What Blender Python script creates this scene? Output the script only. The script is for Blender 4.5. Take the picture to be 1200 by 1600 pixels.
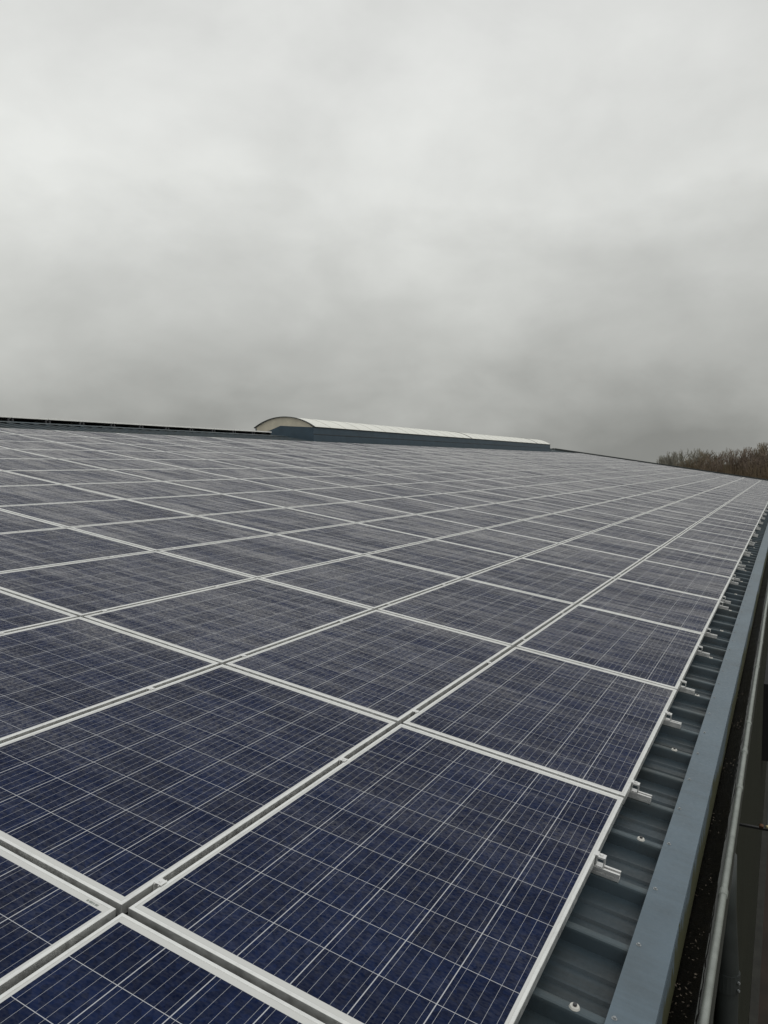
import bpy, bmesh, math, random
from mathutils import Vector, Matrix, Euler
random.seed(7)
D = bpy.data
SC = bpy.context.scene
COL = SC.collection
for o in list(D.objects): D.objects.remove(o)

# ------------------------------------------------------------ camera
SLOPE = 0.151393443
CS, SN = math.cos(SLOPE), math.sin(SLOPE)
F_PX, YAW, PIT = 1232.61, 0.472223, -0.0629497
CAM = Vector((-1.473949, -1.526553, 1.170997))
cam = D.objects.new('camera', D.cameras.new('camera')); COL.objects.link(cam)
cam.data.sensor_fit = 'HORIZONTAL'; cam.data.sensor_width = 36.0
cam.data.lens = F_PX/1200*36.0
cam.data.clip_start = 0.05; cam.data.clip_end = 6000
FW = Vector((math.cos(YAW)*math.cos(PIT), math.sin(YAW)*math.cos(PIT), math.sin(PIT)))
cam.location = CAM; cam.rotation_euler = FW.to_track_quat('-Z', 'Y').to_euler()
SC.camera = cam
SC.render.resolution_x, SC.render.resolution_y = 768, 1024
RT = FW.cross(Vector((0, 0, 1))).normalized(); UP = RT.cross(FW)

# ------------------------------------------------------------ light
SC.view_settings.view_transform = 'Standard'; SC.view_settings.look = 'None'
SC.view_settings.exposure = 0.0; SC.view_settings.gamma = 1.0
SUN_EL, SUN_ROT = math.radians(48), math.radians(200)

def nd(nt, t, **kw):
    n = nt.nodes.new(t)
    for k, v in kw.items():
        if k.startswith('i_'):
            key = k[2:]; key = int(key) if key.isdigit() else key.replace('_', ' ')
            n.inputs[key].default_value = v
        else: setattr(n, k, v)
    return n
def mth(nt, op, a, b=None, c=None, clamp=False):
    n = nt.nodes.new('ShaderNodeMath'); n.operation = op; n.use_clamp = clamp
    for i, v in enumerate((a, b, c)):
        if v is None: continue
        if hasattr(v, 'links') or isinstance(v, bpy.types.NodeSocket): nt.links.new(v, n.inputs[i])
        else: n.inputs[i].default_value = v
    return n.outputs[0]
def ramp(nt, fac, stops, interp='LINEAR'):
    n = nt.nodes.new('ShaderNodeValToRGB'); e = n.color_ramp.elements; n.color_ramp.interpolation = interp
    while len(e) < len(stops): e.new(0.5)
    for q, (p, c) in zip(e, stops):
        q.position = p; q.color = (c, c, c, 1) if not isinstance(c, tuple) else (*c, 1)
    nt.links.new(fac, n.inputs[0]); return n.outputs[0]
def mixc(nt, fac, a, b, blend='MIX'):
    n = nt.nodes.new('ShaderNodeMix'); n.data_type = 'RGBA'; n.blend_type = blend
    for key, v in ((0, fac), (6, a), (7, b)):
        if isinstance(v, bpy.types.NodeSocket): nt.links.new(v, n.inputs[key])
        elif key == 0: n.inputs[0].default_value = v
        else: n.inputs[key].default_value = (*v, 1) if len(v) == 3 else v
    return n.outputs[2]
def vmap(nt, vec, scale=(1, 1, 1), loc=(0, 0, 0), rot=(0, 0, 0)):
    n = nd(nt, 'ShaderNodeMapping'); n.inputs['Scale'].default_value = scale; n.inputs['Location'].default_value = loc
    n.inputs['Rotation'].default_value = rot
    nt.links.new(vec, n.inputs[0]); return n.outputs[0]
def noise(nt, vec, scale=1, detail=4, rough=0.55, dist=0.0):
    n = nd(nt, 'ShaderNodeTexNoise'); n.inputs['Scale'].default_value = scale; n.inputs['Detail'].default_value = detail
    n.inputs['Roughness'].default_value = rough; n.inputs['Distortion'].default_value = dist
    nt.links.new(vec, n.inputs['Vector']); return n.outputs[0]

W = D.worlds.new('World'); SC.world = W; W.use_nodes = True
nt = W.node_tree; nt.nodes.clear()
sky = nd(nt, 'ShaderNodeTexSky', sky_type='NISHITA', sun_disc=False, sun_elevation=SUN_EL, sun_rotation=SUN_ROT)
sky.air_density = 1.0; sky.dust_density = 4.0
tc = nd(nt, 'ShaderNodeTexCoord'); dirv = tc.outputs['Generated']
sep = nd(nt, 'ShaderNodeSeparateXYZ'); nt.links.new(dirv, sep.inputs[0])
z = mth(nt, 'MAXIMUM', sep.outputs[2], 0.0)
den = mth(nt, 'ADD', z, 0.16)
cb = nd(nt, 'ShaderNodeCombineXYZ')
nt.links.new(mth(nt, 'DIVIDE', sep.outputs[0], den), cb.inputs[0])
nt.links.new(mth(nt, 'DIVIDE', sep.outputs[1], den), cb.inputs[1])
SKY_OFF = (3.1, 1.7, 0)
n1 = noise(nt, vmap(nt, dirv, (2.2, 2.2, 6.0), SKY_OFF), 1.0, 3, 0.5, 0.5)
n2 = noise(nt, vmap(nt, dirv, (6.0, 6.0, 10.0), SKY_OFF), 1.0, 6, 0.52, 0.15)
n3 = noise(nt, vmap(nt, cb.outputs[0], (1.4, 2.0, 1), SKY_OFF, (0, 0, 0.47)), 1.0, 5, 0.5, 0.3)
zz = mth(nt, 'ADD', z, mth(nt, 'MULTIPLY', mth(nt, 'SUBTRACT', n1, 0.5), 0.16))
zz = mth(nt, 'ADD', zz, mth(nt, 'MULTIPLY', mth(nt, 'SUBTRACT', n2, 0.5), 0.15))
zz = mth(nt, 'ADD', zz, mth(nt, 'MULTIPLY', mth(nt, 'SUBTRACT', n3, 0.5), 0.02))
lum = ramp(nt, zz, [(0.0, 0.30), (0.04, 0.365), (0.10, 0.475), (0.18, 0.56), (0.25, 0.65), (0.31, 0.745), (0.40, 0.735), (0.55, 0.735), (1.0, 0.78)])
tint = ramp(nt, zz, [(0.0, (0.985, 1.0, 0.945)), (0.3, (0.985, 1.0, 0.965)), (0.6, (0.99, 1.0, 0.98))])
n4 = noise(nt, vmap(nt, dirv, (4.2, 4.2, 7.0), (7.3, 2.2, 1.1)), 1.0, 6, 0.52, 0.15)
lum = mixc(nt, 1.0, lum, ramp(nt, n4, [(0.32, 0.92), (0.5, 1.02), (0.68, 1.11)]), 'MULTIPLY')
side = mth(nt, 'ADD', mth(nt, 'MULTIPLY', sep.outputs[0], 0.455), mth(nt, 'MULTIPLY', sep.outputs[1], -0.890))   # the heavier cloud bank lies to one side
lum = mixc(nt, 1.0, lum, ramp(nt, mth(nt, 'SUBTRACT', side, mth(nt, 'MULTIPLY', n2, 0.2)), [(0.0, 1.0), (0.38, 0.88), (1.0, 0.88)]), 'MULTIPLY')
ccol = mixc(nt, 1.0, tint, lum, 'MULTIPLY')
skym = mixc(nt, 1.0, sky.outputs[0], (0.10, 0.10, 0.10), 'MULTIPLY')
bgc = mixc(nt, 0.985, skym, ccol)
bg = nd(nt, 'ShaderNodeBackground'); nt.links.new(bgc, bg.inputs[0]); bg.inputs[1].default_value = 1.0
wo = nd(nt, 'ShaderNodeOutputWorld'); nt.links.new(bg.outputs[0], wo.inputs[0])

sl = D.lights.new('sun', 'SUN'); sl.energy = 0.5; sl.angle = math.radians(35); sl.color = (1.0, 0.97, 0.92)
sun = D.objects.new('sun', sl); COL.objects.link(sun); sun.location = (0, 0, 40)
sd = Vector((math.sin(SUN_ROT)*math.cos(SUN_EL), math.cos(SUN_ROT)*math.cos(SUN_EL), math.sin(SUN_EL)))
sun.rotation_euler = sd.to_track_quat('Z', 'Y').to_euler()

# ------------------------------------------------------------ helpers
def R(u, v, n=0.0):
    return Vector((u, v*CS - n*SN, v*SN + n*CS))
def proj(P):
    d = P - CAM; w = d.dot(FW)
    if w < 0.05: return None
    return (600 + F_PX*d.dot(RT)/w, 800 - F_PX*d.dot(UP)/w, w)
def mesh_obj(name, bm, mats, parent=None, smooth=False):
    me = D.meshes.new(name); bm.normal_update(); bm.to_mesh(me); bm.free()
    for m in (mats if isinstance(mats, (list, tuple)) else [mats]): me.materials.append(m)
    if smooth:
        for p in me.polygons: p.use_smooth = True
    o = D.objects.new(name, me); COL.objects.link(o)
    if parent is not None:
        o.parent = parent
        o.matrix_parent_inverse = Matrix.Identity(4)
    return o
def world_part(name, bm, mats, parent, smooth=False, root=None):
    """a part whose vertices were written in world coordinates"""
    root = root or parent
    for v in bm.verts: v.co -= root.location
    return mesh_obj(name, bm, mats, parent, smooth)
def empty(name, loc, label, cat, group=None, rot=(0, 0, 0)):
    o = D.objects.new(name, None); COL.objects.link(o); o.location = loc; o.rotation_euler = rot
    o.empty_display_size = 0.2
    tag(o, label, cat, group); return o
def tag(o, label, cat, group=None, kind=None):
    if label: o['label'] = label
    if cat: o['category'] = cat
    if group: o['group'] = group
    if kind: o['kind'] = kind
    return o
def box(bm, x0, x1, y0, y1, z0, z1, f=lambda x, y, z: Vector((x, y, z)), mat=0):
    v = [bm.verts.new(f(x, y, z)) for z in (z0, z1) for y in (y0, y1) for x in (x0, x1)]
    for q in ((0, 2, 3, 1), (4, 5, 7, 6), (0, 1, 5, 4), (2, 6, 7, 3), (0, 4, 6, 2), (1, 3, 7, 5)):
        fc = bm.faces.new([v[i] for i in q]); fc.material_index = mat
def prism(bm, prof, a0, a1, f, mat=0, caps=True):
    """profile [(p,q)] swept along a from a0 to a1; f(a,p,q)->Vector"""
    A = [bm.verts.new(f(a0, p, q)) for p, q in prof]; B = [bm.verts.new(f(a1, p, q)) for p, q in prof]
    n = len(prof)
    for i in range(n):
        bm.faces.new((A[i], A[(i+1) % n], B[(i+1) % n], B[i])).material_index = mat
    if caps:
        bm.faces.new(A[::-1]).material_index = mat; bm.faces.new(B).material_index = mat
def tube(bm, pts, r, seg=10, caps=True):
    pts = [Vector(p) for p in pts]; rings = []
    rs = r if isinstance(r, (list, tuple)) else [r]*len(pts)
    for i, p in enumerate(pts):
        t = (pts[min(i+1, len(pts)-1)] - pts[max(i-1, 0)]).normalized()
        a = t.cross(Vector((0, 0, 1)) if abs(t.z) < 0.95 else Vector((1, 0, 0))).normalized(); b = a.cross(t)
        rings.append([bm.verts.new(p + (a*math.cos(2*math.pi*k/seg) + b*math.sin(2*math.pi*k/seg))*rs[i]) for k in range(seg)])
    for A, B in zip(rings, rings[1:]):
        for k in range(seg): bm.faces.new((A[k], A[(k+1) % seg], B[(k+1) % seg], B[k]))
    if caps:
        bm.faces.new(rings[0][::-1]); bm.faces.new(rings[-1])

def mat(name):
    m = D.materials.new(name); m.use_nodes = True; t = m.node_tree
    b = t.nodes['Principled BSDF']; return m, t, b
def pos(t): return nd(t, 'ShaderNodeNewGeometry').outputs['Position']
def simple(name, col, rough=0.6, metal=0.0, var=0.15, scale=6.0, bump=0.0, spec=0.5):
    m, t, b = mat(name)
    p = pos(t); n = noise(t, p, scale, 5, 0.6)
    a = tuple(c*(1-var) for c in col); c2 = tuple(min(1, c*(1+var)) for c in col)
    t.links.new(ramp(t, n, [(0.3, a), (0.7, c2)]), b.inputs['Base Color'])
    b.inputs['Roughness'].default_value = rough; b.inputs['Metallic'].default_value = metal
    b.inputs['Specular IOR Level'].default_value = spec
    if bump:
        bp = nd(t, 'ShaderNodeBump'); bp.inputs['Strength'].default_value = bump; bp.inputs['Distance'].default_value = 0.01
        t.links.new(noise(t, p, scale*6, 4, 0.6), bp.inputs['Height']); t.links.new(bp.outputs[0], b.inputs['Normal'])
    return m

# ------------------------------------------------------------ materials
CP = 0.159                       # cell pitch
def make_glass():
    m, t, b = mat('rain_wet_cells')
    uv = nd(t, 'ShaderNodeUVMap'); uv.uv_map = 'UVMap'
    s = nd(t, 'ShaderNodeSeparateXYZ'); t.links.new(uv.outputs[0], s.inputs[0])
    x, y = s.outputs[0], s.outputs[1]
    cx, cy = mth(t, 'DIVIDE', x, CP), mth(t, 'DIVIDE', y, CP)
    def band(c, half):            # 1 near an integer
        f = mth(t, 'ABSOLUTE', mth(t, 'SUBTRACT', mth(t, 'FRACT', c), 0.5))
        return mth(t, 'GREATER_THAN', f, 0.5-half)
    gap = mth(t, 'MAXIMUM', band(cx, 0.0058), band(cy, 0.0085))
    bus = mth(t, 'LESS_THAN', mth(t, 'ABSOLUTE', mth(t, 'SUBTRACT', mth(t, 'FRACT', mth(t, 'MULTIPLY', cy, 5.0)), 0.5)), 0.0130)
    ox = mth(t, 'GREATER_THAN', mth(t, 'ABSOLUTE', mth(t, 'SUBTRACT', x, CP*5)), CP*5-0.001)
    oy = mth(t, 'GREATER_THAN', mth(t, 'ABSOLUTE', mth(t, 'SUBTRACT', y, CP*3)), CP*3-0.001)
    out = mth(t, 'MAXIMUM', ox, oy)
    p = pos(t)
    # polycrystalline silicon
    fl = nd(t, 'ShaderNodeCombineXYZ'); t.links.new(mth(t, 'FLOOR', cx), fl.inputs[0]); t.links.new(mth(t, 'FLOOR', cy), fl.inputs[1])
    oi = nd(t, 'ShaderNodeObjectInfo'); t.links.new(mth(t, 'MULTIPLY', oi.outputs['Random'], 97.0), fl.inputs[2])
    wn = nd(t, 'ShaderNodeTexWhiteNoise'); t.links.new(fl.outputs[0], wn.inputs[0])
    vo = nd(t, 'ShaderNodeTexVoronoi'); vo.inputs['Scale'].default_value = 60; t.links.new(p, vo.inputs['Vector'])
    gs = nd(t, 'ShaderNodeSeparateColor'); t.links.new(vo.outputs['Color'], gs.inputs[0])
    g = mth(t, 'ADD', mth(t, 'MULTIPLY', gs.outputs[0], 0.6), mth(t, 'MULTIPLY', wn.outputs[0], 0.4))
    cell = ramp(t, g, [(0.0, (0.0038, 0.0075, 0.026)), (0.5, (0.0062, 0.0125, 0.041)), (1.0, (0.0100, 0.0195, 0.062))])
    # rain: streaks running down the slope, sheets of film and separate drops
    st = noise(t, vmap(t, p, (22, 1.25, 1.25)), 1.0, 8, 0.70, 0.15)
    fine = noise(t, vmap(t, p, (150, 50, 50)), 1.0, 3, 0.6)
    st_far = noise(t, vmap(t, p, (2.6, 0.42, 0.42), (4, 1, 0)), 1.0, 4, 0.85, 0.1)
    film = noise(t, vmap(t, p, (1.1, 0.6, 0.6)), 1.0, 3, 0.5)
    wet = mth(t, 'ADD', mth(t, 'MULTIPLY', st, 0.57), mth(t, 'MULTIPLY', st_far, 0.43))
    rough = ramp(t, wet, [(0.42, 0.16), (0.50, 0.30), (0.58, 0.46)])
    b.inputs['Specular IOR Level'].default_value = 0.0; b.inputs['Roughness'].default_value = 0.6
    d1 = nd(t, 'ShaderNodeTexVoronoi'); d1.inputs['Scale'].default_value = 75; t.links.new(p, d1.inputs['Vector'])
    d2 = nd(t, 'ShaderNodeTexVoronoi'); d2.inputs['Scale'].default_value = 170; t.links.new(p, d2.inputs['Vector'])
    cover = ramp(t, mth(t, 'ADD', mth(t, 'MULTIPLY', noise(t, p, 7, 5, 0.65), 0.6), mth(t, 'MULTIPLY', wet, 0.4)), [(0.40, 0.0), (0.56, 1.0)])
    dome = ramp(t, d1.outputs['Distance'], [(0.0, 1.0), (0.20, 0.85), (0.38, 0.0), (1.0, 0.0)])
    dome2 = ramp(t, d2.outputs['Distance'], [(0.0, 1.0), (0.20, 0.8), (0.36, 0.0), (1.0, 0.0)])
    dome = mth(t, 'MULTIPLY', mth(t, 'MAXIMUM', dome, mth(t, 'MULTIPLY', dome2, 0.55)), cover)
    gl = ramp(t, wet, [(0.44, 0.38), (0.50, 0.66), (0.56, 1.08)])
    gl = mth(t, 'MULTIPLY', gl, mth(t, 'SUBTRACT', 1.0, mth(t, 'MULTIPLY', dome, 0.75)))
    gl = mth(t, 'MULTIPLY', gl, mth(t, 'ADD', mth(t, 'MULTIPLY', ramp(t, fine, [(0.36, 0.0), (0.64, 1.0)]), 1.2), 0.35))
    dust = mth(t, 'MULTIPLY', ramp(t, wet, [(0.42, 0.016), (0.50, 0.020), (0.58, 0.026)]), mth(t, 'SUBTRACT', 1.0, mth(t, 'MULTIPLY', dome, 0.92)))
    dust = mth(t, 'MULTIPLY', dust, ramp(t, fine, [(0.34, 0.5), (0.66, 1.4)]))
    cell = mixc(t, dust, cell, (0.34, 0.345, 0.36))
    c = mixc(t, bus, cell, (0.44, 0.45, 0.47)); c = mixc(t, gap, c, (0.50, 0.51, 0.53)); c = mixc(t, out, c, (0.62, 0.625, 0.61))
    t.links.new(c, b.inputs['Base Color'])
    h = mth(t, 'ADD', dome, mth(t, 'MULTIPLY', fine, 0.4))
    bp = nd(t, 'ShaderNodeBump'); bp.inputs['Strength'].default_value = 0.6; bp.inputs['Distance'].default_value = 0.0016
    t.links.new(h, bp.inputs['Height'])
    # textured anti-reflection glass: reflection rises steeply (Schlick) towards grazing, broken up by the wet film
    gs_ = nd(t, 'ShaderNodeBsdfGlossy'); gs_.inputs['Color'].default_value = (0.98, 0.955, 0.92, 1)
    t.links.new(rough, gs_.inputs['Roughness']); t.links.new(bp.outputs[0], gs_.inputs['Normal'])
    lw = nd(t, 'ShaderNodeLayerWeight')
    fr = mth(t, 'ADD', mth(t, 'MULTIPLY', mth(t, 'POWER', lw.outputs['Facing'], 4.2), 0.62), 0.001)
    fac = mth(t, 'MULTIPLY', fr, gl, clamp=True)
    mx = nd(t, 'ShaderNodeMixShader'); t.links.new(fac, mx.inputs[0]); t.links.new(b.outputs[0], mx.inputs[1]); t.links.new(gs_.outputs[0], mx.inputs[2])
    t.links.new(mx.outputs[0], t.nodes['Material Output'].inputs[0])
    return m
M_CELL = make_glass()
def make_alu(name='anodised_aluminium', col=(0.83, 0.835, 0.82), metal=0.88, rough=0.42):
    m, t, b = mat(name); p = pos(t)
    n = noise(t, vmap(t, p, (5, 5, 30)), 1.0, 5, 0.65); n2 = noise(t, p, 40, 4, 0.6)
    k = mth(t, 'ADD', mth(t, 'MULTIPLY', n, 0.6), mth(t, 'MULTIPLY', n2, 0.4))
    t.links.new(ramp(t, k, [(0.3, tuple(c*0.80 for c in col)), (0.5, col), (0.7, tuple(min(1, c*1.08) for c in col))]), b.inputs['Base Color'])
    t.links.new(ramp(t, n2, [(0.3, rough-0.08), (0.7, rough+0.14)]), b.inputs['Roughness'])
    b.inputs['Metallic'].default_value = metal
    bp = nd(t, 'ShaderNodeBump'); bp.inputs['Strength'].default_value = 0.15; bp.inputs['Distance'].default_value = 0.002
    t.links.new(n2, bp.inputs['Height']); t.links.new(bp.outputs[0], b.inputs['Normal'])
    return m
M_ALU = make_alu()
M_RAIL = make_alu('rail_aluminium', (0.80, 0.80, 0.79), 0.75, 0.36)
M_BACK = simple('shade_black_backsheet', (0.012, 0.012, 0.013), 0.6)  # black colour paints in the shade beneath the raised ridge panels
M_WBACK = simple('white_backsheet', (0.5, 0.5, 0.5), 0.6)

def make_sheet(name, col, stain=1.0, trough_shade=None):
    """plastic coated steel with dirt that collects in blotches and run marks"""
    m, t, b = mat(name); p = pos(t)
    big = noise(t, vmap(t, p, (2.2, 3.5, 3)), 1.0, 6, 0.6)
    run = noise(t, vmap(t, p, (40, 2.2, 2.2)), 1.0, 5, 0.6)
    sp = noise(t, p, 70, 4, 0.7)
    base = ramp(t, noise(t, p, 3.0, 4, 0.5), [(0.3, tuple(c*0.88 for c in col)), (0.7, tuple(c*1.1 for c in col))])
    dirt = mixc(t, noise(t, p, 1.3, 3, 0.5), (0.022, 0.024, 0.018), (0.055, 0.045, 0.022))
    k = mth(t, 'MULTIPLY', ramp(t, mth(t, 'ADD', mth(t, 'MULTIPLY', big, 0.6), mth(t, 'MULTIPLY', run, 0.4)), [(0.47, 0.0), (0.66, 1.0)]), 0.8*stain)
    c = mixc(t, k, base, dirt)
    c = mixc(t, mth(t, 'MULTIPLY', ramp(t, sp, [(0.68, 0.0), (0.74, 1.0)]), 0.35*stain), c, (0.05, 0.05, 0.04))
    if trough_shade:  # pans and rib sides darkened in colour, painted shade below the paler crests
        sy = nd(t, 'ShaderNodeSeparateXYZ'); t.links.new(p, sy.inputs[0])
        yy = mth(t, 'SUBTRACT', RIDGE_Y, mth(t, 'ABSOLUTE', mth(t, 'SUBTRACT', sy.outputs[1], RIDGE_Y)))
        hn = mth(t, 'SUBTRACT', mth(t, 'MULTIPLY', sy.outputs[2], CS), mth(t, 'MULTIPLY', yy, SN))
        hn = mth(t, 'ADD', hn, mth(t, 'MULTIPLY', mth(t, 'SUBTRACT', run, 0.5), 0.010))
        c = mixc(t, ramp(t, mth(t, 'DIVIDE', mth(t, 'ADD', hn, 0.106), 0.042), [(0.70, 1.0), (0.93, 0.0)]), c, mixc(t, 1.0, c, trough_shade, 'MULTIPLY'))
    t.links.new(c, b.inputs['Base Color'])
    t.links.new(ramp(t, sp, [(0.3, 0.34), (0.7, 0.55)]), b.inputs['Roughness'])
    b.inputs['Specular IOR Level'].default_value = 0.35
    bp = nd(t, 'ShaderNodeBump'); bp.inputs['Strength'].default_value = 0.12; bp.inputs['Distance'].default_value = 0.004
    t.links.new(noise(t, p, 26, 4, 0.6), bp.inputs['Height']); t.links.new(bp.outputs[0], b.inputs['Normal'])
    return m
RIDGE_Y = 14.2*CS+0.064*SN
BLUE = (0.104, 0.143, 0.175)
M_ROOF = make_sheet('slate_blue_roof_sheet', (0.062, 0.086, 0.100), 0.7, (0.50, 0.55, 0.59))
M_TRIM = make_sheet('slate_blue_trim', BLUE, 0.30)
M_CURB = make_sheet('slate_blue_curb', (0.048, 0.078, 0.105), 0.2)
def make_fascia():
    """trim face with green algae hanging up from its lower edge in ragged tongues"""
    m, t, b = mat('mossy_trim'); p = pos(t)
    s = nd(t, 'ShaderNodeSeparateXYZ'); t.links.new(p, s.inputs[0])
    h = mth(t, 'DIVIDE', mth(t, 'SUBTRACT', s.outputs[2], FZ0), FZ1-FZ0)       # 0 bottom, 1 top
    ton = noise(t, vmap(t, p, (26, 1, 3)), 1.0, 5, 0.65)
    loc = noise(t, vmap(t, p, (1.1, 1, 0.5)), 1.0, 3, 0.5)
    lim = mth(t, 'ADD', mth(t, 'MULTIPLY', mth(t, 'SUBTRACT', ton, 0.5), 1.5), mth(t, 'MULTIPLY', mth(t, 'SUBTRACT', loc, 0.16), 2.0))
    k = ramp(t, mth(t, 'SUBTRACT', lim, h), [(0.0, 0.0), (0.12, 1.0)])
    moss = mixc(t, noise(t, p, 60, 4, 0.7), (0.026, 0.028, 0.006), (0.070, 0.066, 0.014))
    c = mixc(t, mth(t, 'MULTIPLY', k, 0.9), (0.085, 0.115, 0.14), moss)
    t.links.new(c, b.inputs['Base Color']); b.inputs['Roughness'].default_value = 0.6
    return m
M_SLUDGE, t_, b_ = mat('wet_gutter_sludge')
def _sl():
    t, b = t_, b_; p = pos(t)
    t.links.new(ramp(t, noise(t, p, 25, 5, 0.7), [(0.35, (0.002, 0.002, 0.002)), (0.75, (0.007, 0.006, 0.004))]), b.inputs['Base Color'])
    b.inputs['Roughness'].default_value = 0.4; b.inputs['Specular IOR Level'].default_value = 0.08
    bp = nd(t, 'ShaderNodeBump'); bp.inputs['Strength'].default_value = 0.5; bp.inputs['Distance'].default_value = 0.006
    t.links.new(noise(t, p, 60, 4, 0.7), bp.inputs['Height']); t.links.new(bp.outputs[0], b.inputs['Normal'])
_sl()
M_GUT = simple('grey_green_gutter', (0.045, 0.05, 0.045), 0.5, 0, 0.3, 14)
M_COND = simple('galvanised_conduit', (0.25, 0.27, 0.25), 0.45, 0.25, 0.16, 18)
M_PIPE = simple('dark_grey_pipe', (0.034, 0.040, 0.040), 0.45, 0, 0.2, 8)
M_WALL = simple('olive_wall_cladding', (0.018, 0.020, 0.012), 0.7, 0, 0.2, 1.5)
M_BLACK = simple('black_steel', (0.006, 0.006, 0.007), 0.5)
M_RUST = simple('rusty_brown', (0.10, 0.045, 0.022), 0.8, 0, 0.4, 12)
M_BRASS = simple('old_brass', (0.42, 0.36, 0.20), 0.4, 0.4, 0.2, 20)
M_SCREW = simple('zinc_screw', (0.30, 0.32, 0.33), 0.4, 0.4, 0.2, 30)
M_WASH = simple('pale_washer', (0.62, 0.61, 0.57), 0.5, 0.1, 0.12, 40)
M_EPDM = simple('dark_bolt', (0.05, 0.05, 0.055), 0.5, 0.2, 0.2, 40)
M_VAULT = simple('white_polycarbonate', (0.78, 0.78, 0.72), 0.45, 0, 0.05, 1.2)
M_CREAM = simple('stained_cream_polycarbonate', (0.58, 0.53, 0.42), 0.45, 0, 0.14, 3.5)
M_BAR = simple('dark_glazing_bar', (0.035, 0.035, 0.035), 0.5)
M_PBAR = simple('pale_glazing_bar', (0.44, 0.43, 0.39), 0.5)
M_PALE = simple('pale_matt_aluminium', (0.80, 0.80, 0.77), 0.6, 0, 0.05, 8)
M_LEAF = simple('dead_leaf', (0.085, 0.070, 0.055), 0.7, 0, 0.9, 90, 0, 0.15)

# ------------------------------------------------------------ setting: ground
GZ = -5.3
bm = bmesh.new()
S_ = 2600
vs = [bm.verts.new((x, y, GZ)) for x, y in ((-S_, -S_), (S_, -S_), (S_, S_), (-S_, S_))]; bm.faces.new(vs)
m, t, b = mat('winter_grass'); p = pos(t)
t.links.new(ramp(t, noise(t, p, 0.06, 8, 0.65), [(0.3, (0.035, 0.042, 0.016)), (0.55, (0.055, 0.058, 0.024)), (0.75, (0.075, 0.062, 0.032))]), b.inputs['Base Color'])
b.inputs['Roughness'].default_value = 0.95; b.inputs['Specular IOR Level'].default_value = 0.1
tag(mesh_obj('ground', bm, m), None, None, None, 'structure')
bm = bmesh.new()
vs = [bm.verts.new((x, y, GZ+0.004)) for x, y in ((-12, -9.0), (75, -9.0), (75, -1.405), (-12, -1.405))]; bm.faces.new(vs)
M_YARD = simple('wet_brown_yard', (0.024, 0.014, 0.009), 0.75, 0, 0.5, 1.8)
tag(mesh_obj('yard', bm, M_YARD), None, None, None, 'structure')

# ------------------------------------------------------------ warehouse
PU, PV = 1.67, 1.012
NCOL, NROW = 34, 13
U0, U1 = -6.0, 57.0
VR = 14.2                                    # ridge, metres up the slope
CREST, PAN = -0.064, -0.106
RIB0, RIBP = 0.482, 0.34
RIDGE = R(0, VR, CREST); RY, RZ = RIDGE.y, RIDGE.z
FL_V0, FL_V1, FL_N = -1.18, -1.292, -0.052    # top face of the eave trim
FY = R(0, FL_V1, FL_N).y; FZ1 = R(0, FL_V1, FL_N).z; FZ0 = FZ1-0.150
M_FASCIA = make_fascia()
WH = empty('warehouse', (28, RY, GZ), 'long low warehouse with slate blue ribbed metal roof carrying the solar panels', 'building')
def roof_profile():
    pts = []
    k0 = int(math.floor((U0-RIB0)/RIBP))+1; k1 = int(math.floor((U1-RIB0)/RIBP))
    pts.append((U0, PAN))
    for k in range(k0, k1+1):
        c = RIB0+k*RIBP
        for du, n in ((-0.026, PAN), (-0.0155, CREST-0.003), (-0.011, CREST), (0.011, CREST), (0.0155, CREST-0.003), (0.030, PAN),
                      (0.112, PAN), (0.119, PAN+0.008), (0.131, PAN+0.008), (0.138, PAN), (0.202, PAN), (0.209, PAN+0.008), (0.221, PAN+0.008), (0.228, PAN)):
            if U0 < c+du < U1: pts.append((c+du, n))
    pts.append((U1, PAN)); return pts
RP = roof_profile()
bm = bmesh.new()
VSEG = [-1.262, 2.0, 6.0, 10.0, 12.2, VR]
rows = [[bm.verts.new(R(u, v, n)) for u, n in RP] for v in VSEG]
mir = lambda q: Vector((q.x, 2*RY-q.y, q.z))
far = [[bm.verts.new(mir(R(u, v, n))) for u, n in RP] for v in (VR, -1.262)]
for A, B in list(zip(rows, rows[1:])) + list(zip(far, far[1:])):
    for i in range(len(RP)-1): bm.faces.new((A[i], A[i+1], B[i+1], B[i]))
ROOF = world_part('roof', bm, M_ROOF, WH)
# ridge cap
bm = bmesh.new()
for sgn in (1, -1):
    f = (lambda a, p, q: R(a, p, q)) if sgn == 1 else (lambda a, p, q: mir(R(a, p, q)))
    prism(bm, [(VR-0.20, CREST+0.004), (VR-0.20, CREST+0.007), (VR+0.0005, CREST+0.012), (VR+0.0005, CREST+0.004)], U0, U1+0.02, f)
world_part('ridge_cap', bm, M_ROOF, WH)
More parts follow.
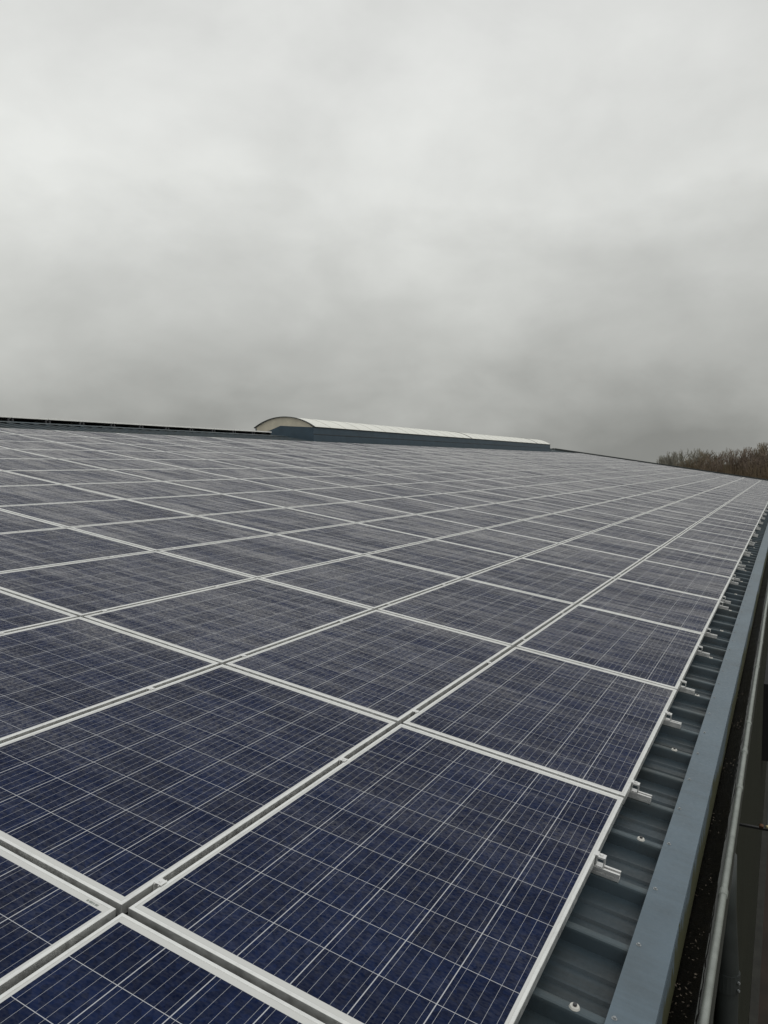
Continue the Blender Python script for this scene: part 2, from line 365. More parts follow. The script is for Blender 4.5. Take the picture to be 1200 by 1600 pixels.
# washers on every third rib near the eave
def disc(bm, c, n, r, h, seg=14, r2=None):
    n = n.normalized(); a = n.cross(Vector((1, 0, 0))).normalized(); b2 = n.cross(a)
    r2 = r if r2 is None else r2
    A = [bm.verts.new(c+(a*math.cos(2*math.pi*k/seg)+b2*math.sin(2*math.pi*k/seg))*r) for k in range(seg)]
    B = [bm.verts.new(c+n*h+(a*math.cos(2*math.pi*k/seg)+b2*math.sin(2*math.pi*k/seg))*r2) for k in range(seg)]
    for k in range(seg): bm.faces.new((A[k], A[(k+1) % seg], B[(k+1) % seg], B[k]))
    bm.faces.new(B); bm.faces.new(A[::-1])
NRM = R(0, 0, 1)
def roof_child(name, bm, ms): return world_part(name, bm, ms, ROOF, False, WH)
proto = None
for k in range(0, 40, 3):
    c = R(RIB0+k*RIBP, -1.098+random.uniform(-.006, .006), CREST)
    if proto is None:
        bm = bmesh.new(); disc(bm, Vector((0, 0, 0)), NRM, 0.0145, 0.005, 18, 0.012)
        for f in bm.faces: f.material_index = 0
        i0 = len(bm.faces); disc(bm, NRM*0.005, NRM, 0.0055, 0.006, 6)
        bm.faces.ensure_lookup_table()
        for f in bm.faces[i0:]: f.material_index = 1
        proto = mesh_obj('roof_screw', bm, [M_WASH, M_EPDM], ROOF); o = proto
    else:
        o = proto.copy(); COL.objects.link(o); o.parent = ROOF
    o.location = c-WH.location
# eave trim: folded flashing, top face plus dropped front face
bm = bmesh.new()
TF = lambda a, p, q: R(a, p, q)
u0 = U0
while u0 < U1:                                 # 3 m lengths lapped a millimetre over each other
    u1 = min(u0+3.0, U1); j = 0.0008*random.random()
    prism(bm, [(FL_V0, FL_N-0.012), (FL_V0, FL_N+j), (FL_V1, FL_N+j), (FL_V1, FL_N-0.012)], u0+0.0005, u1+0.0005, TF)
    u0 = u1
TRIM = world_part('eave_trim', bm, M_TRIM, WH)
bm = bmesh.new()
prism(bm, [(FY-0.001, FZ1-0.011), (FY-0.001, FZ0), (FY+0.03, FZ0), (FY+0.03, FZ0+0.004), (FY+0.004, FZ0+0.004), (FY+0.004, FZ1-0.011)], U0, U1, lambda a, p, q: Vector((a, p, q)))
world_part('trim_front', bm, M_FASCIA, TRIM, False, WH)
proto = None
for k in range(-3, 72):
    c = R(RIB0+0.011+k*RIBP*0.9965+random.uniform(-.008, .008), -1.200+random.uniform(-.003, .003), FL_N)
    if proto is None:
        bm = bmesh.new(); disc(bm, Vector((0, 0, 0)), NRM, 0.0075, 0.0015, 12); disc(bm, NRM*0.0015, NRM, 0.0042, 0.0045, 6)
        proto = mesh_obj('trim_screw', bm, M_SCREW, TRIM); o = proto
    else:
        o = proto.copy(); COL.objects.link(o); o.parent = TRIM
    o.location = c-WH.location
# gutter
GB = FZ0-0.035
GY0, GY1, GY2 = FY+0.06, -1.341, -1.372        # inner back, lip inner edge, lip outer edge
GL = GB+0.055
bm = bmesh.new()
prism(bm, [(GY0, GL+0.05), (GY0, GB-0.10), (GY2, GB-0.10), (GY2, GL), (GY1, GL), (GY1, GL-0.006), (GY2+0.006, GL-0.006), (GY2+0.006, GB-0.094), (GY0-0.006, GB-0.094), (GY0-0.006, GL+0.05)],
      U0, U1, lambda a, p, q: Vector((a, p, q)))
GUT = world_part('gutter', bm, M_GUT, WH)
bm = bmesh.new()                               # sludge nearly filling it, ragged where it laps the lip
N = 900; ra = random.Random(3)
A = []; B = []; w = 0
for i in range(N+1):
    u = -3.0+ (i/N)**1.6*60
    w = 0.75*w+ra.uniform(-.0045, .0045)
    A.append((bm.verts.new((u, GY0-0.007, GB+0.02)), bm.verts.new((u, FY-0.03, GB+0.030+ra.uniform(-.004, .004))), bm.verts.new((u, GY1+0.012, GB+0.050+ra.uniform(-.003, .003))), bm.verts.new((u, GY1-0.0035+w*0.7, GL+0.0012))))
for a, b2 in zip(A, A[1:]):
    for k in range(3): bm.faces.new((a[k], a[k+1], b2[k+1], b2[k]))
world_part('gutter_sludge', bm, M_SLUDGE, GUT, True, WH)
bm = bmesh.new()
for i in range(300):                           # leaf scraps and grit lying in the wet sludge
    cl = ra.choice((0.05, 0.32, 0.55, 0.9, 1.15, 1.6, 2.2, 2.9, 3.6, 4.3))
    c = Vector((cl+ra.gauss(0, 0.07), ra.uniform(FY-0.002, GY1+0.016), 0))
    fr = (FY-c.y)/(FY-GY1); c.z = GB+0.034+fr*0.018+0.004
    q = Euler((ra.uniform(-.7, .7), ra.uniform(-.7, .7), ra.uniform(0, 6.3))).to_matrix(); s1 = ra.uniform(.0015, .006); s2 = s1*ra.uniform(.25, .7)
    bm.faces.new([bm.verts.new(c+q @ Vector(v)) for v in ((-s1, 0, 0), (0, -s2, .001), (s1, 0, 0.001), (0, s2, 0))])
lt = world_part('leaf_litter', bm, M_LEAF, GUT, False, WH); lt['kind'] = 'stuff'
# walls, gable, verge trim
WY = -1.300
bm = bmesh.new()
def wallquad(pts): bm.faces.new([bm.verts.new(p) for p in pts])
xs = [U0+0.05+i*0.2 for i in range(int((U1-U0-0.1)/0.2)+1)]
prof = []
for x in xs: prof += [(x, 0.0), (x+0.13, 0.0), (x+0.145, 0.012), (x+0.185, 0.012)]
top = FZ0-0.19
A = [bm.verts.new((x, WY-d, GZ)) for x, d in prof]; B = [bm.verts.new((x, WY-d, top)) for x, d in prof]
for i in range(len(prof)-1): bm.faces.new((A[i], A[i+1], B[i+1], B[i]))
YB = 2*RY-WY
for x in (U0+0.05, U1-0.08):
    wallquad([(x, WY, GZ), (x, YB, GZ), (x, YB, FZ0), (x, RY, RZ-0.10), (x, WY, FZ0-0.0)])
wallquad([(U0+0.05, YB, GZ), (U1-0.08, YB, GZ), (U1-0.08, YB, FZ0), (U0+0.05, YB, FZ0)])
world_part('wall', bm, M_WALL, WH)
bm = bmesh.new(); box(bm, U0, U1, -1.405, WY-0.013, GZ, GZ+0.10)
world_part('plinth', bm, simple('grey_plinth', (0.030, 0.030, 0.025), 0.8, 0, 0.3, 5), WH)
bm = bmesh.new()
for f in (R, lambda a, p, q: mir(R(a, p, q))):
    prism(bm, [(U1+0.001, -0.30), (U1+0.06, -0.30), (U1+0.06, 0.085), (U1-0.02, 0.085), (U1-0.02, 0.079), (U1+0.001, 0.079)], -1.29, VR, lambda a, p, q, f=f: f(p, a, q))
world_part('verge_trim', bm, simple('dark_verge_trim', (0.040, 0.048, 0.048), 0.5, 0, 0.2, 3), WH)
# downpipe
bm = bmesh.new()
x0 = 2.17
tube(bm, [(x0-0.02, -1.335, GB-0.09), (x0-0.01, -1.338, -0.75), (x0, -1.356, -1.05), (x0+0.01, -1.36, -2.2), (x0+0.01, -1.36, GZ+0.1)], 0.046, 20)
dp = world_part('downpipe', bm, M_PIPE, WH, True)
bm = bmesh.new(); tube(bm, [(x0, -1.357, -1.13), (x0, -1.357, -1.05)], 0.0505, 20)
world_part('pipe_collar', bm, M_PIPE, dp, False, WH)
for dz in (-1.075, -1.11):
    bm = bmesh.new(); disc(bm, Vector((x0-0.03, -1.400, dz)), Vector((-0.6, -1, 0)), 0.006, 0.008, 8)
    world_part('collar_bolt', bm, M_SCREW, dp, False, WH)
# black louvred door low in the wall
# (a shut shutter standing proud of the cladding)
SH = empty('shutter_box', (12.2, WY-0.012, -3.1), 'black steel shutter box standing out from the olive side wall', 'shutter')
bm = bmesh.new(); box(bm, 11.0, 13.6, -1.62, WY-0.014, -3.15, -2.02)
world_part('housing', bm, M_BLACK, SH)
bm = bmesh.new()
for i in range(8): box(bm, 11.06, 13.5, -1.626, -1.6205, -3.08+i*0.13, -3.0+i*0.13)
world_part('slat_front', bm, M_BLACK, SH)

# conduit along the gutter lip
CY, CZ, CR = -1.3665, GL+0.0135, 0.0125
CO = empty('cable_conduit', (0, CY, CZ), 'pale grey metal conduit pipe running along the outer lip of the gutter', 'conduit')
bm = bmesh.new()
xs = [-3.0+i*0.5 for i in range(0, 131)]
tube(bm, [(x, CY+0.0012*math.sin(x*1.9), CZ+0.0012*math.sin(x*2.7+1)) for x in xs], CR, 16)
world_part('pipe', bm, M_COND, CO, True)
proto = None
for x in (-1.2, 0.45, 1.50, 2.52, 3.04, 3.56, 5.0, 5.9, 7.2, 8.6, 10.1, 12, 14, 16.2, 18.5, 21, 24):
    if proto is None:
        bm = bmesh.new(); tube(bm, [(-0.021, 0, 0), (-0.019, 0, 0), (0.019, 0, 0), (0.021, 0, 0)], [0.0132, 0.0158, 0.0158, 0.0132], 16); proto = o = mesh_obj('coupling', bm, M_COND, CO, False)
    else:
        o = proto.copy(); COL.objects.link(o); o.parent = CO
    o.location = Vector((x, CY+0.0012*math.sin(x*1.9), CZ+0.0012*math.sin(x*2.7+1)))-CO.location
# old tap and brackets on the yard side
TP = empty('pipe_bracket', (2.74, -1.40, -0.62), 'small rusty pipe bracket with brass valve below the gutter', 'bracket')
bm = bmesh.new(); box(bm, 2.735, 2.75, -1.50, WY-0.013, -0.636, -0.626); world_part('bracket_arm', bm, M_BLACK, TP)
bm = bmesh.new(); tube(bm, [(2.725, -1.462, -0.618), (2.735, -1.462, -0.610)], [0.011, 0.011], 12); world_part('cap', bm, M_RUST, TP)
bm = bmesh.new(); tube(bm, [(2.725, -1.489, -0.618), (2.732, -1.489, -0.605)], [0.010, 0.008], 12); world_part('valve', bm, M_BRASS, TP, True)
bm = bmesh.new(); tube(bm, [(2.74, -1.489, -0.61), (2.95, -1.488, -0.60), (3.30, -1.487, -0.595)], 0.004, 8); world_part('thin_pipe', bm, M_PIPE, TP, True)

# ------------------------------------------------------------ solar panels
PW, PH, PT = 1.648, 0.9895, 0.036
LIP = 0.0105
def frame_bm(bm=None, f=None, mi=0):
    bm = bm or bmesh.new(); f = f or (lambda x, y, z: Vector((x, y, z)))
    loops = []
    def loop(ix, z): loops.append([bm.verts.new(f(x, y, z)) for x, y in ((-PW/2+ix, -PH/2+ix), (PW/2-ix, -PH/2+ix), (PW/2-ix, PH/2-ix), (-PW/2+ix, PH/2-ix))])
    for ix, z in ((0.028, 0.0), (0.0, 0.0), (0.0, PT-0.0012), (0.0012, PT), (LIP-0.0008, PT), (LIP, PT-0.0008), (LIP, PT-0.004)): loop(ix, z)
    for A, B in zip(loops, loops[1:]):
        for k in range(4): bm.faces.new((A[k], A[(k+1) % 4], B[(k+1) % 4], B[k])).material_index = mi
    return bm
def glass_bm(bm=None, f=None, mi=(0, 1)):
    bm = bm or bmesh.new(); f = f or (lambda x, y, z: Vector((x, y, z)))
    uvl = bm.loops.layers.uv.get('UVMap') or bm.loops.layers.uv.new('UVMap')
    e = LIP-0.0002; gz = PT-0.0018
    co = [(-PW/2+e, -PH/2+e), (PW/2-e, -PH/2+e), (PW/2-e, PH/2-e), (-PW/2+e, PH/2-e)]
    top = [bm.verts.new(f(x, y, gz)) for x, y in co]; bot = [bm.verts.new(f(x, y, gz-0.005)) for x, y in co]
    fc = bm.faces.new(top); fc.material_index = mi[0]
    for l, (x, y) in zip(fc.loops, co): l[uvl].uv = (x+CP*5, y+CP*3)
    fc = bm.faces.new(bot[::-1]); fc.material_index = mi[1]
    return bm
def panel_origin(c, r):           # c column index, r row index (0 = eave row)
    return R((c+0.5)*PU, (r-0.5)*PV, -PT)
def panel_corners(c, r):
    o = panel_origin(c, r)
    return [o + R(x, y, PT) for x, y in ((-PW/2, -PH/2), (PW/2, -PH/2), (PW/2, PH/2), (-PW/2, PH/2))]
def clip_area(poly):
    def cut(P, ax, val, keep):
        out = []
        for i in range(len(P)):
            a, b = P[i], P[(i+1) % len(P)]
            ia, ib = keep(a[ax], val), keep(b[ax], val)
            if ia: out.append(a)
            if ia != ib:
                t = (val-a[ax])/(b[ax]-a[ax]); out.append(tuple(a[k]+t*(b[k]-a[k]) for k in (0, 1)))
        return out
    lo = lambda v, l: v >= l; hi = lambda v, l: v <= l
    for ax, val, kp in ((0, 0, lo), (0, 1200, hi), (1, 0, lo), (1, 1600, hi)):
        poly = cut(poly, ax, val, kp)
        if len(poly) < 3: return 0
    return abs(sum(poly[i][0]*poly[(i+1) % len(poly)][1]-poly[(i+1) % len(poly)][0]*poly[i][1] for i in range(len(poly))))/2
cand = []; rest = []
for r in range(NROW):
    for c in range(-3, NCOL):
        pc = [proj(q) for q in panel_corners(c, r)]
        if any(q is None for q in pc):
            if panel_origin(c, r).x > -2.7: rest.append((c, r))
            continue
        a = clip_area([(q[0], q[1]) for q in pc])
        (cand if a > 4 else rest).append((a, c, r) if a > 4 else (c, r))
cand.sort(reverse=True)
NEAR = cand[:290]; rest += [(c, r) for a, c, r in cand[290:]]
ORD = ['zeroth', 'first', 'second', 'third', 'fourth', 'fifth', 'sixth', 'seventh', 'eighth', 'ninth', 'tenth', 'eleventh', 'twelfth', 'thirteenth', 'fourteenth',
       'fifteenth', 'sixteenth', 'seventeenth', 'eighteenth', 'nineteenth', 'twentieth']
def ordn(n):
    if n <= 20: return ORD[n]
    tens = {2: 'twenty', 3: 'thirty', 4: 'forty', 5: 'fifty', 6: 'sixty', 7: 'seventy'}[n//10]
    if n % 10 == 0: return tens[:-1]+'ieth'
    return tens+'-'+ORD[n % 10]
first = {}
for a, c, r in cand: first[r] = min(first.get(r, 99), c)
def panel_label(c, r):
    row = {0: 'in the lowest row beside the gutter', NROW-1: 'in the top row below the ridge'}.get(r, 'in the %s row up from the gutter' % ordn(r+1))
    k = c-first[r]+1
    if k == 1: return 'rain-wet solar panel %s, nearest one in view' % row
    return 'rain-wet solar panel %s, %s along from the nearest' % (row, ordn(k))
pe = pf = pg = None
for a, c, r in NEAR:
    if pe is None:
        pe = empty('solar_panel', (0, 0, 0), '', ''); pe.rotation_euler = (SLOPE, 0, 0)
        pf = mesh_obj('frame', frame_bm(), M_ALU, pe); pg = mesh_obj('cell_glass', glass_bm(), [M_CELL, M_WBACK], pe); o = pe
    else:
        o = pe.copy(); COL.objects.link(o)
        for ch in (pf, pg):
            k = ch.copy(); COL.objects.link(k); k.parent = o
    jt = random.Random(c*31+r)
    o.location = panel_origin(c, r) + Vector((jt.uniform(-.0015, .0015), jt.uniform(-.0015, .0015), 0))
    o.rotation_euler = (SLOPE+jt.uniform(-.0012, .0012), jt.uniform(-.0010, .0010), jt.uniform(-.0006, .0006))
    tag(o, panel_label(c, r), 'solar panel', 'rain-wet solar panels in rows on the near roof slope')
    if (c, r) == (-1, 1):          # printed code plate on the frame of the bottom left panel
        bm = bmesh.new()
        for q, (dx, wd) in enumerate(((0, .010), (.013, .004), (.019, .012), (.034, .006))):
            box(bm, PW/2-0.0235+0, PW/2-0.0165, -PH/2+0.045+dx, -PH/2+0.045+dx+wd, PT-0.0017, PT-0.0012)
        mesh_obj('printed_mark', bm, M_COND, o)
bm = bmesh.new()
for c, r in rest:
    og = panel_origin(c, r); f = lambda x, y, z, og=og: og + R(x, y, z)
    frame_bm(bm, f, 0); glass_bm(bm, f, (1, 2))
tag(mesh_obj('far_solar_panels', bm, [M_ALU, M_CELL, M_WBACK]), 'remaining solar panels far along the roof towards its end', 'solar panels', 'rain-wet solar panels in rows on the near roof slope', 'stuff')

# ------------------------------------------------------------ mounting rails
RAILK = [-8, -6, -3, -1, 2, 4, 7, 9, 12, 14, 18, 19, 23, 24]
bnd = 6
while bnd*PU < 56.5:
    k = math.floor((bnd*PU-0.02-RIB0)/RIBP); RAILK += [k, k+1]; bnd += 1
RZB = CREST+0.001
RT_N = -PT-0.001
def rail_bm():
    bm = bmesh.new(); h = RT_N-RZB; w = 0.0165
    prof = [(-w, 0), (w, 0), (w, h*0.42), (w-0.002, h*0.46), (w, h*0.5), (w, h), (0.0065, h), (0.0065, h-0.012), (0.011, h-0.012), (0.011, h-0.02), (-0.011, h-0.02), (-0.011, h-0.012), (-0.0065, h-0.012), (-0.0065, h), (-w, h), (-w, h*0.5), (-w+0.002, h*0.46), (-w, h*0.42)]
    prism(bm, prof, -1.086, 12*PV+0.06, lambda a, p, q: Vector((p, a, q)))
    return bm
re_ = rb_ = ec_ = mc_ = None
H0 = RT_N-RZB
vis = [k for k in RAILK if k >= 2]
for k in RAILK:
    u = RIB0+k*RIBP
    if re_ is None:
        re_ = empty('mounting_rail', (0, 0, 0), '', ''); re_.rotation_euler = (SLOPE, 0, 0); o = re_
        rb_ = mesh_obj('rail', rail_bm(), M_RAIL, re_)
        bm = bmesh.new(); y = -PV+0.010                       # outer edge of the eave row
        box(bm, -0.0145, 0.0145, y-0.030, y-0.0262, H0+0.0005, H0+0.036); box(bm, -0.0145, 0.0145, y-0.0262, y-0.002, H0+0.030, H0+0.036)
        box(bm, -0.0145, 0.0145, y-0.0262, y-0.0005, H0+0.0005, H0+0.004); box(bm, -0.0145, 0.0145, y-0.0045, y-0.0015, H0+0.004, H0+0.030); box(bm, -0.015, 0.015, y-0.0015, y+0.007, H0+0.0375, H0+0.0400)
        box(bm, -0.015, 0.015, y-0.0060, y-0.0016, H0+0.036, H0+0.0400)
        disc(bm, Vector((0, y-0.015, H0+0.0362)), Vector((0, 0, 1)), 0.0065, 0.005, 6)
        ec_ = mesh_obj('end_clamp', bm, M_RAIL, re_)
        bm = bmesh.new()
        box(bm, -0.013, 0.013, -0.0135, 0.0135, H0+0.0385, H0+0.0400); box(bm, -0.018, 0.018, -0.0085, -0.0060, H0+0.002, H0+0.0385); box(bm, -0.018, 0.018, 0.0060, 0.0085, H0+0.002, H0+0.0385)
        disc(bm, Vector((0, 0, H0+0.0400)), Vector((0, 0, 1)), 0.0050, 0.003, 6)
        mc_ = mesh_obj('mid_clamp', bm, M_RAIL, re_)
    else:
        o = re_.copy(); COL.objects.link(o)
        for ch in (rb_, ec_):
            q = ch.copy(); COL.objects.link(q); q.parent = o
            if ch is ec_: q.location = (0, 0, 0)
    for g in range(0, 12):
        if (R(u, g*PV)-CAM).length > 15: continue
        pp = proj(R(u, g*PV))
        if pp is None or not (-60 < pp[0] < 1260 and pp[1] < 1660): continue
        if o is re_ and g == 0: continue
        q = mc_.copy(); COL.objects.link(q); q.parent = o; q.location = (0, g*PV, 0)
    o.location = R(u, 0, RZB)
    if k in vis:
        i = vis.index(k)+1
        lb = 'silver mounting rail end projecting from under the panels at the eave, %s from the bottom' % ordn(i)
    else: lb = 'silver mounting rail crossing under the nearest panels at the bottom left'
    tag(o, lb, 'rail', 'silver rails running up the roof under the panels')
mc_.location = (0, 0, 0)

# ------------------------------------------------------------ panels on the far slope, top edges standing above the ridge
far_u = [10.64+1.012*k for k in range(-2, 10)] + [51.9+1.012*k for k in range(0, 2)]
fe = None
nfar = 0
for u in far_u:
    if fe is None:
        fe = empty('ridge_solar_panel', (0, 0, 0), '', ''); o = fe
        f = lambda x, y, z: Vector((y, x, z))
        b1 = frame_bm(None, f); ff = mesh_obj('frame', b1, M_PALE, fe)
        b1 = glass_bm(None, f, (0, 1)); fg = mesh_obj('cell_glass', b1, [M_CELL, M_BACK], fe)
        feet = []
        for x0_, x1_ in ((-0.47, -0.43), (0.43, 0.47)):
            b1 = bmesh.new(); box(b1, x0_, x1_, -0.80, -0.15, -0.115, -0.001)
            feet.append(mesh_obj('support_foot', b1, M_EPDM, fe))
    else:
        o = fe.copy(); COL.objects.link(o)
        for ch in (ff, fg, *feet):
            q = ch.copy(); COL.objects.link(q); q.parent = o
    o.rotation_euler = (-SLOPE, 0, 0)
    edge = Vector((u+0.506, RY+0.06, RZ+0.098))
    o.location = edge + Euler((-SLOPE, 0, 0)).to_matrix() @ Vector((0, PW/2, 0))
    if u > 50:
        lb = 'dark solar panel edge on the ridge beyond the skylight, %s past it' % ordn(far_u.index(u)-11)
    else:
        nfar += 1
        n_ = 12-far_u.index(u)
        lb = 'dark underside of a raised panel along the ridge, %s left of the skylight' % ordn(n_)
    tag(o, lb, 'solar panel', 'raised panels along the far side of the ridge')

# ------------------------------------------------------------ barrel skylight on the ridge
SU0, SU1, SW = 21.4, 51.4, 2.42
Y0, Y1 = RY-SW/2, RY+SW/2
CZ0, CZ1 = RZ-0.40, 2.365
RISE = 0.36
SKL = empty('barrel_skylight', (SU0, RY, RZ), 'long white barrel vault skylight on a slate blue curb along the ridge', 'skylight')
bm = bmesh.new()
for yy, sg in ((Y0, -1), (Y1, 1)):
    prism(bm, [(yy, CZ0), (yy, CZ1), (yy-sg*0.05, CZ1), (yy-sg*0.05, CZ0)], SU0, SU1, lambda a, p, q: Vector((a, p, q)))
for uu, sg in ((SU1, 1),):
    box(bm, uu-0.05, uu-0.001, Y0+0.051, Y1-0.051, CZ0, CZ1-0.002)
curb = world_part('curb', bm, M_CURB, SKL)
bm = bmesh.new()                              # lower apron flashing, standing proud of the curb
for yy, sg in ((Y0, -1), (Y1, 1)):
    prism(bm, [(yy+sg*0.002, CZ0), (yy+sg*0.016, CZ0), (yy+sg*0.016, 2.105), (yy+sg*0.002, 2.117)], SU0-0.02, SU1+0.02, lambda a, p, q: Vector((a, p, q)))
world_part('apron', bm, M_CURB, SKL)
bm = bmesh.new()  # dark bar laid along the curb seam to imitate its shadow line
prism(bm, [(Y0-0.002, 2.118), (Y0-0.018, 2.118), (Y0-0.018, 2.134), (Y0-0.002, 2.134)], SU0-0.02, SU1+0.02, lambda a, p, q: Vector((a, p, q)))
world_part('seam_shadow_bar', bm, M_BAR, SKL)
bm = bmesh.new()                              # gable shaped end plate
pts = [(Y0-0.004, CZ0), (Y1, CZ0), (Y1, 2.20), (RY+0.62, 2.27), (RY+0.14, 2.435), (Y0-0.004, CZ1-0.008)]
prism(bm, pts, SU0-0.012, SU0-0.002, lambda a, p, q: Vector((a, p, q)))
world_part('end_plate', bm, M_CURB, SKL)
def arc(n, r_off=0.0, w_off=0.0):
    hw = SW/2+w_off; rad = (hw*hw+RISE*RISE)/(2*RISE); a0 = math.asin(hw/rad); out = []
    for i in range(n+1):
        a = -a0+2*a0*i/n; out.append((RY+(rad+r_off)*math.sin(a), CZ1+0.012+RISE-rad+(rad+r_off)*math.cos(a)))
    return out
def vault_strip(bm, a0, a1, lift, n=20):
    P = arc(n, lift, 0.03); Q = arc(n, lift-0.012, 0.03)
    prism(bm, P+Q[::-1], a0, a1, lambda a, p, q: Vector((a, p, q)))
NB = 28; stp = (SU1-SU0)/NB
for i in range(NB):
    bm = bmesh.new(); vault_strip(bm, SU0+i*stp+0.004, SU0+(i+1)*stp-0.004, 0.0)
    world_part('vault_sheet', bm, M_VAULT, SKL, False)
for i in range(NB+1):
    bm = bmesh.new(); u = SU0+i*stp
    dark = i in (0, 14, 25)
    w_ = 0.035 if dark else 0.015
    vault_strip(bm, u-w_-(0.02 if i == 0 else 0), u+w_, 0.014 if dark else 0.005)
    world_part('glazing_bar', bm, M_BAR if dark else M_PBAR, SKL)
bm = bmesh.new()
P = arc(24, -0.014, 0.0)
prism(bm, [(Y1+0.0, 2.19), (Y0+0.03, CZ1-0.02)] + P, SU0+0.002, SU0+0.010, lambda a, p, q: Vector((a, p, q)))
world_part('end_glazing', bm, M_CREAM, SKL)
bm = bmesh.new()
prism(bm, [(Y0-0.04, CZ1+0.001), (Y0+0.03, CZ1+0.001), (Y0+0.03, CZ1+0.014), (Y0-0.04, CZ1+0.014)], SU0-0.03, SU1+0.03, lambda a, p, q: Vector((a, p, q)))
prism(bm, [(Y1-0.03, CZ1+0.001), (Y1+0.04, CZ1+0.001), (Y1+0.04, CZ1+0.014), (Y1-0.03, CZ1+0.014)], SU0-0.03, SU1+0.03, lambda a, p, q: Vector((a, p, q)))
world_part('drip_edge', bm, M_BAR, SKL)

# ------------------------------------------------------------ bare winter trees beyond the roof
def bark(name, a, b2):
    return simple(name, a, 0.95, 0, 0.35, 1.5, 0, 0.1)
BK = [bark('grey_olive_twigs', (0.235, 0.225, 0.19), 0), bark('red_brown_twigs', (0.20, 0.160, 0.130), 0), bark('brown_olive_twigs', (0.19, 0.160, 0.115), 0), bark('dark_trunk_bark', (0.15, 0.135, 0.105), 0)]
def twig(bm, p0, p1, r0, r1, seg=4):
    t = (p1-p0).normalized(); a = t.cross(Vector((0.3, 0.9, 0.2))).normalized(); b2 = t.cross(a)
    A = [bm.verts.new(p0+(a*math.cos(2*math.pi*k/seg)+b2*math.sin(2*math.pi*k/seg))*r0) for k in range(seg)]
    B = [bm.verts.new(p1+(a*math.cos(2*math.pi*k/seg)+b2*math.sin(2*math.pi*k/seg))*r1) for k in range(seg)]
    for k in range(seg): bm.faces.new((A[k], A[(k+1) % seg], B[(k+1) % seg], B[k]))
def bare_tree(x, y, h, spread, mat_i, label, seed, dens=1.0):
    rr = random.Random(seed)
    root = empty('bare_tree', (x, y, GZ), label, 'tree', 'bare winter trees beyond the far end of the roof')
    bt = bmesh.new(); bc = bmesh.new(); base = Vector((0, 0, 0))
    def grow(p, d, L, r, lev):
        n = 3 if lev < 2 else 2
        q = p
        for i in range(n):
            d2 = (d+Vector((rr.uniform(-.16, .16), rr.uniform(-.16, .16), rr.uniform(-.02, .14)))).normalized()
            q2 = q+d2*L/n; r2 = r*(1-0.3*(i+1)/n)
            twig(bt if lev < 1 else bc, q, q2, max(r*(1-0.3*i/n), 0.022), max(r2, 0.018), 6 if lev < 2 else 3); q, d = q2, d2
            if lev < 4 and lev > 0 or (lev == 0 and i > 0):
                for _ in range(2 if lev < 3 else int(2*dens+rr.random())):
                    an = rr.uniform(0, 6.283); tilt = rr.uniform(0.25, 0.75)*spread
                    sd_ = (d+Vector((math.cos(an)*tilt, math.sin(an)*tilt, rr.uniform(0, .25)))).normalized()
                    grow(q, sd_, L*rr.uniform(.50, .72), r2*rr.uniform(.45, .62), lev+1)
        if lev < 4: grow(q, (d+Vector((rr.uniform(-.2, .2), rr.uniform(-.2, .2), .2))).normalized(), L*0.62, r*0.62, lev+1)
    grow(base, Vector((rr.uniform(-.05, .05), rr.uniform(-.05, .05), 1)).normalized(), h*0.40, h*0.016+0.03, 0)
    top = max(v.co.z for v in bc.verts)
    for b3 in (bt, bc):
        for v in b3.verts: v.co.z *= h/top
    mesh_obj('trunk', bt, BK[3], root); mesh_obj('crown', bc, BK[mat_i], root)
    return root
def tree_at(px, ytop, dist):
    d = (FW*F_PX + RT*(px-600) + UP*(800-ytop)); d = d/ d.xy.length
    P = CAM+d*dist; return P.x, P.y, P.z-GZ
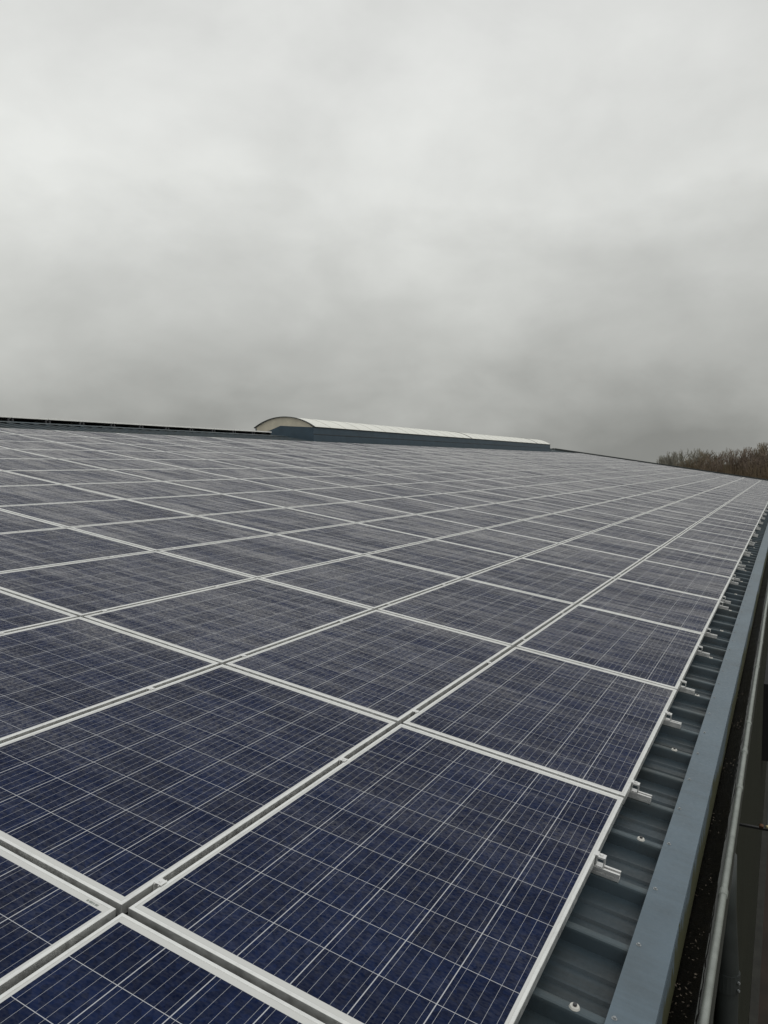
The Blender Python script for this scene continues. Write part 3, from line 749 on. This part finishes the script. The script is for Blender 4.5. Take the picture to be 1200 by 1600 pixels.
TREES = [
    (1047, 711, 128, 0.7, 0, 'small pale bare tree at the left end of the treeline'),
    (1056, 704, 124, 1.0, 0, 'grey olive bare tree, second from the left end of the treeline'),
    (1060, 705, 131, 1.3, 0, 'bare tree with pale upright twigs, third from the left end of the treeline'),
    (1074, 700, 122, 1.3, 0, 'bushy pale bare tree, fourth from the left end of the treeline'),
    (1087, 700, 127, 1.3, 0, 'taller grey bare tree left of the red-brown trees'),
    (1100, 702, 119, 1.2, 2, 'olive brown bare tree between the pale trees and the low reddish one'),
    (1113, 706, 117, 1.5, 1, 'low rounded red-brown bare tree in the dip of the treeline'),
    (1125, 699, 124, 1.1, 2, 'bare tree with a sharp top just right of the dip in the treeline'),
    (1138, 700, 121, 1.1, 1, 'reddish bare tree in the middle of the taller brown trees'),
    (1150, 699, 126, 1.0, 2, 'dark brown bare tree with a narrow crown left of the gap'),
    (1164, 697, 120, 1.0, 1, 'slim reddish bare tree just right of the gap of sky'),
    (1176, 701, 118, 1.2, 1, 'red-brown bare tree crowding the tallest tree from the left'),
    (1187, 690, 122, 1.1, 2, 'tallest bare tree, dark twigs fanning above the roof corner'),
    (1197, 692, 125, 1.1, 1, 'bare tree cut by the right edge of the photo'),
]
for i, (px, yt, di, sp, mi, lb) in enumerate(TREES):
    x, y, h = tree_at(px, yt, di); bare_tree(x, y, h, sp, mi, lb, 100+i)
# scrub that fills the foot of the treeline
rr = random.Random(55)
bm = bmesh.new()
for i in range(2600):
    px = rr.uniform(1056, 1330); di = rr.uniform(112, 132)
    x, y, _ = tree_at(px, 720, di); hh = rr.uniform(3.5, 7.4)*(0.8 if px < 1050 else 1.0)
    p0 = Vector((x, y, GZ))
    for k in range(4):
        q0 = p0+Vector((rr.uniform(-.5, .5), rr.uniform(-.5, .5), 0)); q1 = q0+Vector((rr.uniform(-.9, .9), rr.uniform(-.9, .9), hh*rr.uniform(.6, 1)))
        twig(bm, q0, q1, 0.045, 0.012, 3)
tag(mesh_obj('undergrowth', bm, bark('scrub_twigs', (0.14, 0.108, 0.072), 0)), 'dense brown scrub filling the foot of the treeline', 'undergrowth', None, 'stuff')
